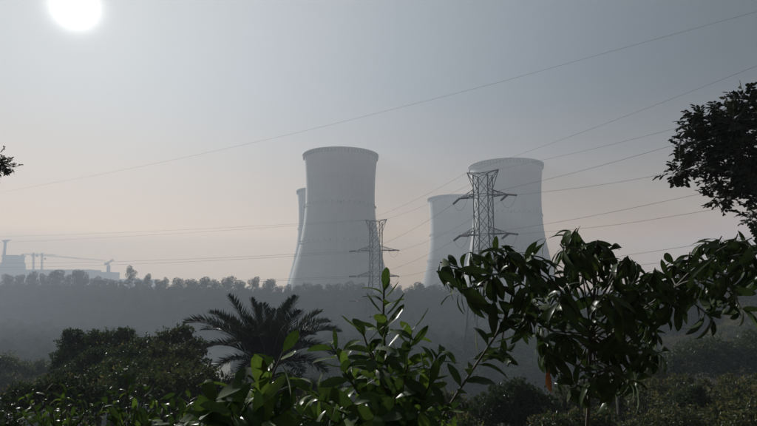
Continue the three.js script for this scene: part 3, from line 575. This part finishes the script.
{
  // big sapling on the right
  const s = new Plant('large_leaved_tree', 'big dark sapling with whorls of hanging lance shaped leaves on the right', 'tree', 3, [586, 440], lance, G.lance);
  const P = (x, y, z) => s.P(x, y, z), tw = (a, b, n = 7, len = 0.14) => { const c = s.stem([a, a.clone().lerp(b, 0.5).add(V(0, 0.02, 0)), b], 0.006, 0.003, 'twig'); s.whorl(b, c.getTangent(1), n, len, 0.95); if (a.distanceTo(b) > 0.12) s.along(c, 0.45, 0.85, 3, len * 0.85, 1, 0.9); };
  const main = s.stem([V(0, -0.05, 0), P(585, 480), P(589, 400), P(591, 340), P(595, 285), P(598, 240)], 0.016, 0.006, 'trunk', G.pale);
  const branches = [
    [[591, 335, 0], [562, 292, 0.1], [534, 258, 0.1]], [[591, 350, 0], [552, 318, -0.1], [518, 300, -0.1]], [[594, 300, 0], [578, 268, 0.2], [560, 244, 0.2]], [[594, 310, 0], [612, 280, -0.2], [628, 256, -0.2]],
    [[591, 352, 0], [640, 313, 0], [690, 277, 0], [730, 256, 0.1], [785, 236, 0.1]], [[590, 372, 0], [560, 358, -0.2], [546, 352, -0.25]], [[591, 362, 0], [622, 352, -0.2], [645, 350, -0.3]], [[593, 320, 0], [618, 305, 0.2], [640, 285, 0.3]],
    [[592, 330, 0], [575, 310, -0.3], [560, 290, -0.4]], [[595, 290, 0], [590, 265, -0.2], [580, 248, -0.25]], [[590, 385, 0], [600, 372, -0.3], [612, 368, -0.35]], [[592, 340, 0], [610, 325, -0.3], [622, 305, -0.4]],
  ].map((b) => s.stem(b.map(([x, y, z]) => P(x, y, z)), b.length > 3 ? 0.012 : 0.008, 0.004));
  branches.forEach((c, i) => { s.whorl(c.getPoint(1), c.getTangent(1), 9, 0.155, 1); if (i !== 4) for (const u of i % 2 ? [0.7] : [0.6, 0.85]) { const a = c.getPoint(u); tw(a, a.clone().add(rdir().multiplyScalar(0.11)).add(V(0, 0.04, 0))); } });
  s.whorl(main.getPoint(1), main.getTangent(1), 10, 0.16, 0.8);
  for (const u of [0.72, 0.8, 0.87, 0.94]) { const a = main.getPoint(u); { const d = rdir(); tw(a, a.clone().add(V(d.x * 0.15, 0.06, d.z * 0.13))); } }
  const diag = branches[4];
  for (const [x, y, z] of [[672, 262, 0.1], [655, 268, -0.1], [690, 252, 0], [705, 240, 0.1], [722, 236, 0], [738, 234, 0.1], [752, 238, -0.1], [680, 290, -0.2], [705, 282, -0.2], [728, 275, -0.2], [748, 262, -0.2], [640, 298, -0.2], [664, 310, -0.1], [715, 258, -0.3], [745, 250, 0.2], [660, 285, 0.2], [757, 252, -0.2], [690, 265, 0.25], [735, 296, -0.1], [752, 282, 0.1], [718, 300, 0], [698, 298, 0.1], [676, 305, -0.2], [652, 322, -0.1], [742, 310, 0.1], [712, 318, -0.1], [762, 270, 0], [728, 245, -0.1], [668, 278, 0.15]]) {
    const b = P(x, y, z); let best = 0, bd = 9; for (let u = 0; u <= 1; u += 0.02) { const q = diag.getPoint(u).distanceTo(b); if (q < bd) { bd = q; best = u; } }
    tw(diag.getPoint(Math.max(0, best - 0.05)), b, 7, 0.145);
  }
  for (const [x, y, z] of [[548, 275, 0], [575, 262, -0.1], [610, 250, 0.1], [640, 290, -0.2], [535, 285, 0.2], [565, 335, -0.3], [618, 335, -0.3], [630, 318, 0.1], [545, 312, 0.2], [572, 345, 0.1], [605, 378, -0.2], [558, 372, 0], [526, 272, -0.1], [522, 296, 0.1], [538, 326, 0.1], [650, 342, 0.1], [642, 362, 0.15], [628, 372, 0], [552, 345, 0.2], [620, 270, 0], [655, 330, 0], [662, 352, 0.1], [540, 350, 0], [575, 388, -0.1], [615, 392, 0], [640, 382, 0.1], [535, 305, 0], [648, 302, 0.1], [636, 262, 0], [652, 278, 0.1], [520, 318, 0.05], [528, 255, 0.1]]) { const b = P(x, y, z), a = b.clone().lerp(P(592, Math.min(y + 30, 395), 0), 0.45); tw(a, b); const c = main; s.stem([c.getPoint(0.62), a.clone().lerp(c.getPoint(0.62), 0.4), a], 0.005, 0.003, 'twig'); }
  const old = part('withered_leaf', lance[2], G.rust, s.o); leafFrame(P(549, 368, -0.25), V(-0.15, -1, 0), V(-0.8, 0, 0.6), 0.12).decompose(old.position, old.quaternion, old.scale); old.userData.label = 'withered orange brown hanging leaf';
  s.done();
}
// low shrubs along the bottom edge
const low = (label, depth, foot, len, stems, n, spread = 1.1, mats = G.broad) => {
  const s = new Plant('low_shrub', label, 'shrub', depth, foot, broad, mats, 'broad leaved shrubs along the bottom edge'), core = s.P(foot[0], foot[1]);
  s.stem([V(0, -0.05, 0), core.clone().multiplyScalar(0.5), core], 0.011, 0.006, 'main_stem');
  for (const [x, y, z = 0] of stems) { const b = s.P(x, y, z), m = core.clone().lerp(b, 0.5).add(V(0, -0.02, 0)), c = s.stem([core, m, b], 0.006, 0.0025); s.along(c, 0.3, 1, n, len, spread, 0.1, 0.8); }
  return s.done();
};
low('large leaved bright green shrub at the bottom below the palm', 1.75, [236, 440], 0.135, [[235, 385, 0], [262, 372, 0.1], [215, 400, -0.1], [255, 402, -0.15], [280, 385, 0.1], [232, 412, -0.2], [290, 405, 0], [200, 418, 0], [270, 420, -0.2], [283, 352, 0.2]], 9, 1.2);
low('shrub with an upright leafy shoot left of the large leaved shrub', 3, [130, 440], 0.1, [[126, 366, 0], [118, 395, 0], [146, 388, 0.1], [105, 402, 0.1], [155, 402, 0], [135, 410, -0.2], [165, 396, 0.2], [120, 420, -0.3], [148, 420, -0.2]], 10);
low('low glossy shrub with small pale green leaves near the left corner', 3.4, [60, 445], 0.07, [[45, 392, 0], [62, 398, 0], [30, 402, 0], [78, 395, 0.2], [90, 404, 0], [20, 412, 0], [52, 412, -0.3], [72, 416, -0.3], [100, 414, 0], [38, 420, -0.3], [55, 404, 0.2], [84, 410, 0.2], [25, 395, 0.3], [66, 388, 0.3]], 16, 1.1, [G.broad[1], G.broad[0], G.broad[3], G.broad[0]]);
low('low dim shrub cut by the bottom left picture corner', 3.8, [5, 440], 0.08, [[8, 408, 0], [14, 398, 0.2], [25, 410, 0], [-8, 400, 0], [18, 418, 0], [0, 420, -0.2], [-15, 415, 0]], 14, 1.1, G.lance);
low('low shrub between the upright shoot and the large leaved shrub', 2.6, [183, 445], 0.08, [[172, 404, 0], [190, 398, 0.1], [200, 406, 0], [182, 414, -0.1], [160, 414, 0], [196, 420, -0.2], [172, 424, -0.2], [185, 405, 0.2], [205, 414, 0.1]], 13);
low('pale tipped shrub below the left branches of the central shrub', 2.3, [318, 445], 0.11, [[306, 388, 0.2], [322, 398, 0], [338, 404, 0.1], [300, 408, 0], [328, 416, -0.1], [312, 420, -0.2], [345, 420, 0], [288, 418, 0.1]], 10);
low('low shrub beneath the leaning sapling stem', 2.9, [450, 460], 0.1, [[438, 420, 0], [455, 424, 0.1], [425, 424, 0], [470, 428, 0]], 9);

// ---------------------------------------------------------------- trees that reach into the frame
function featherTree(label, depth, footPx, limbs, sprays, leaflet, group) {
  const f = at(footPx, 290, depth), base = V(f.x, ground(f.x, f.z), f.z), o = thing('overhanging_tree', label, 'tree', base, 0, group), P = (x, y, z = 0) => at(x, y, depth + z).sub(base), L = new Leaves(), wood = [];
  const curves = limbs.map((pts, i) => { const c = pts.map(([x, y, z]) => P(x, y, z)); if (!i) { c.unshift(V(0, -0.3, 0)); part('trunk', limb(c, 0.16, 0.05, 9, 20), F.bark, o); } else wood.push(limb(c, 0.035, 0.012, 6)); return c; }).flat();
  for (const [x, y, r, n, z = 0] of sprays) {
    const c = P(x, y, z), R = r * depth / FOCAL, near = curves.reduce((a, b) => a.distanceTo(c) < b.distanceTo(c) ? a : b);
    wood.push(limb([near, near.clone().lerp(c, 0.55).add(V(0, R * 0.2, 0)), c], 0.02, 0.006, 4));
    for (let i = 0; i < n * 0.7; i++) {
      const d = rdir(), s = c.clone().addScaledVector(d, R * rr(0.1, 0.75)), axis = d.clone().add(rdir().multiplyScalar(0.6)).add(V(0, -0.15, 0)).normalize(), side = axis.clone().cross(V(0, 1, 0)).normalize(), up = side.clone().cross(axis), len = leaflet * rr(2, 3);
      if (i % 3 === 0) wood.push(limb([c, c.clone().lerp(s, 0.6), s], 0.006, 0.003, 3, 2));
      wood.push(limb([s, s.clone().addScaledVector(axis, len * 0.5), s.clone().addScaledVector(axis, len)], 0.003, 0.0015, 3, 2));
      for (let k = 0; k < 6; k++) for (const e of [-1, 1]) {
        const u = (k + rr(0.35, 0.85)) / 6; L.oval(s.clone().addScaledVector(axis, len * u), axis.clone().multiplyScalar(rr(0.4, 0.9)).addScaledVector(side, e).addScaledVector(up, rr(-0.5, 0.3)), up.clone().add(rdir().multiplyScalar(0.4)), leaflet * rr(0.7, 1.25), leaflet * 0.5);
      }
    }
  }
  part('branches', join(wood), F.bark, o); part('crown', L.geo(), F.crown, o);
}
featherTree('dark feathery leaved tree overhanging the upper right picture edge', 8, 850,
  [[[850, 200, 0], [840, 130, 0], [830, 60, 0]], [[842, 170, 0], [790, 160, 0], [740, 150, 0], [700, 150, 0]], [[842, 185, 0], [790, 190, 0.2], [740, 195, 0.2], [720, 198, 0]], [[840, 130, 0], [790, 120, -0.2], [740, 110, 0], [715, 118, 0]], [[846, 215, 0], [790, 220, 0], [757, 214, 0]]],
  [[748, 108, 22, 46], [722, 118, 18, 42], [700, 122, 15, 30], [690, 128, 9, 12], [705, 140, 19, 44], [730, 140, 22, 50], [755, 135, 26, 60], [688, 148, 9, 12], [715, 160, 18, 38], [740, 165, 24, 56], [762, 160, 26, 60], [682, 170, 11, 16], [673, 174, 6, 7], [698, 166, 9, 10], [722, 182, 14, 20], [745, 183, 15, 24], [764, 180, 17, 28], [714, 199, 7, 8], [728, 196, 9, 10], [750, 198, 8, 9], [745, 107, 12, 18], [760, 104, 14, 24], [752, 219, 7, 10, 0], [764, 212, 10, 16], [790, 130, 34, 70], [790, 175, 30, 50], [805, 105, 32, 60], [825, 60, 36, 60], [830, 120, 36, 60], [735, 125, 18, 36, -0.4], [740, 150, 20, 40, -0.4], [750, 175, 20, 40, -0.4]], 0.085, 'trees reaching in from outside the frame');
featherTree('tip of a dark tree branch poking in at the left picture edge', 13, -110,
  [[[-110, 220, 0], [-100, 150, 0], [-95, 80, 0]], [[-105, 185, 0], [-60, 172, 0], [-25, 166, 0], [2, 165, 0]], [[-102, 150, 0], [-60, 130, 0], [-40, 118, 0]]],
  [[-4, 162, 9, 22], [5, 166, 6, 14], [10, 168, 4, 7], [-2, 172, 6, 14], [-14, 164, 12, 30], [-2, 154, 6, 9], [-30, 160, 18, 40], [-50, 145, 22, 44], [-60, 175, 22, 40], [-90, 110, 34, 60], [-110, 160, 34, 60], [-70, 120, 26, 44]], 0.07, 'trees reaching in from outside the frame');

scene.traverse((m) => { if (m.isMesh) { m.castShadow = true; m.receiveShadow = true; } });
renderer.render(scene, camera);
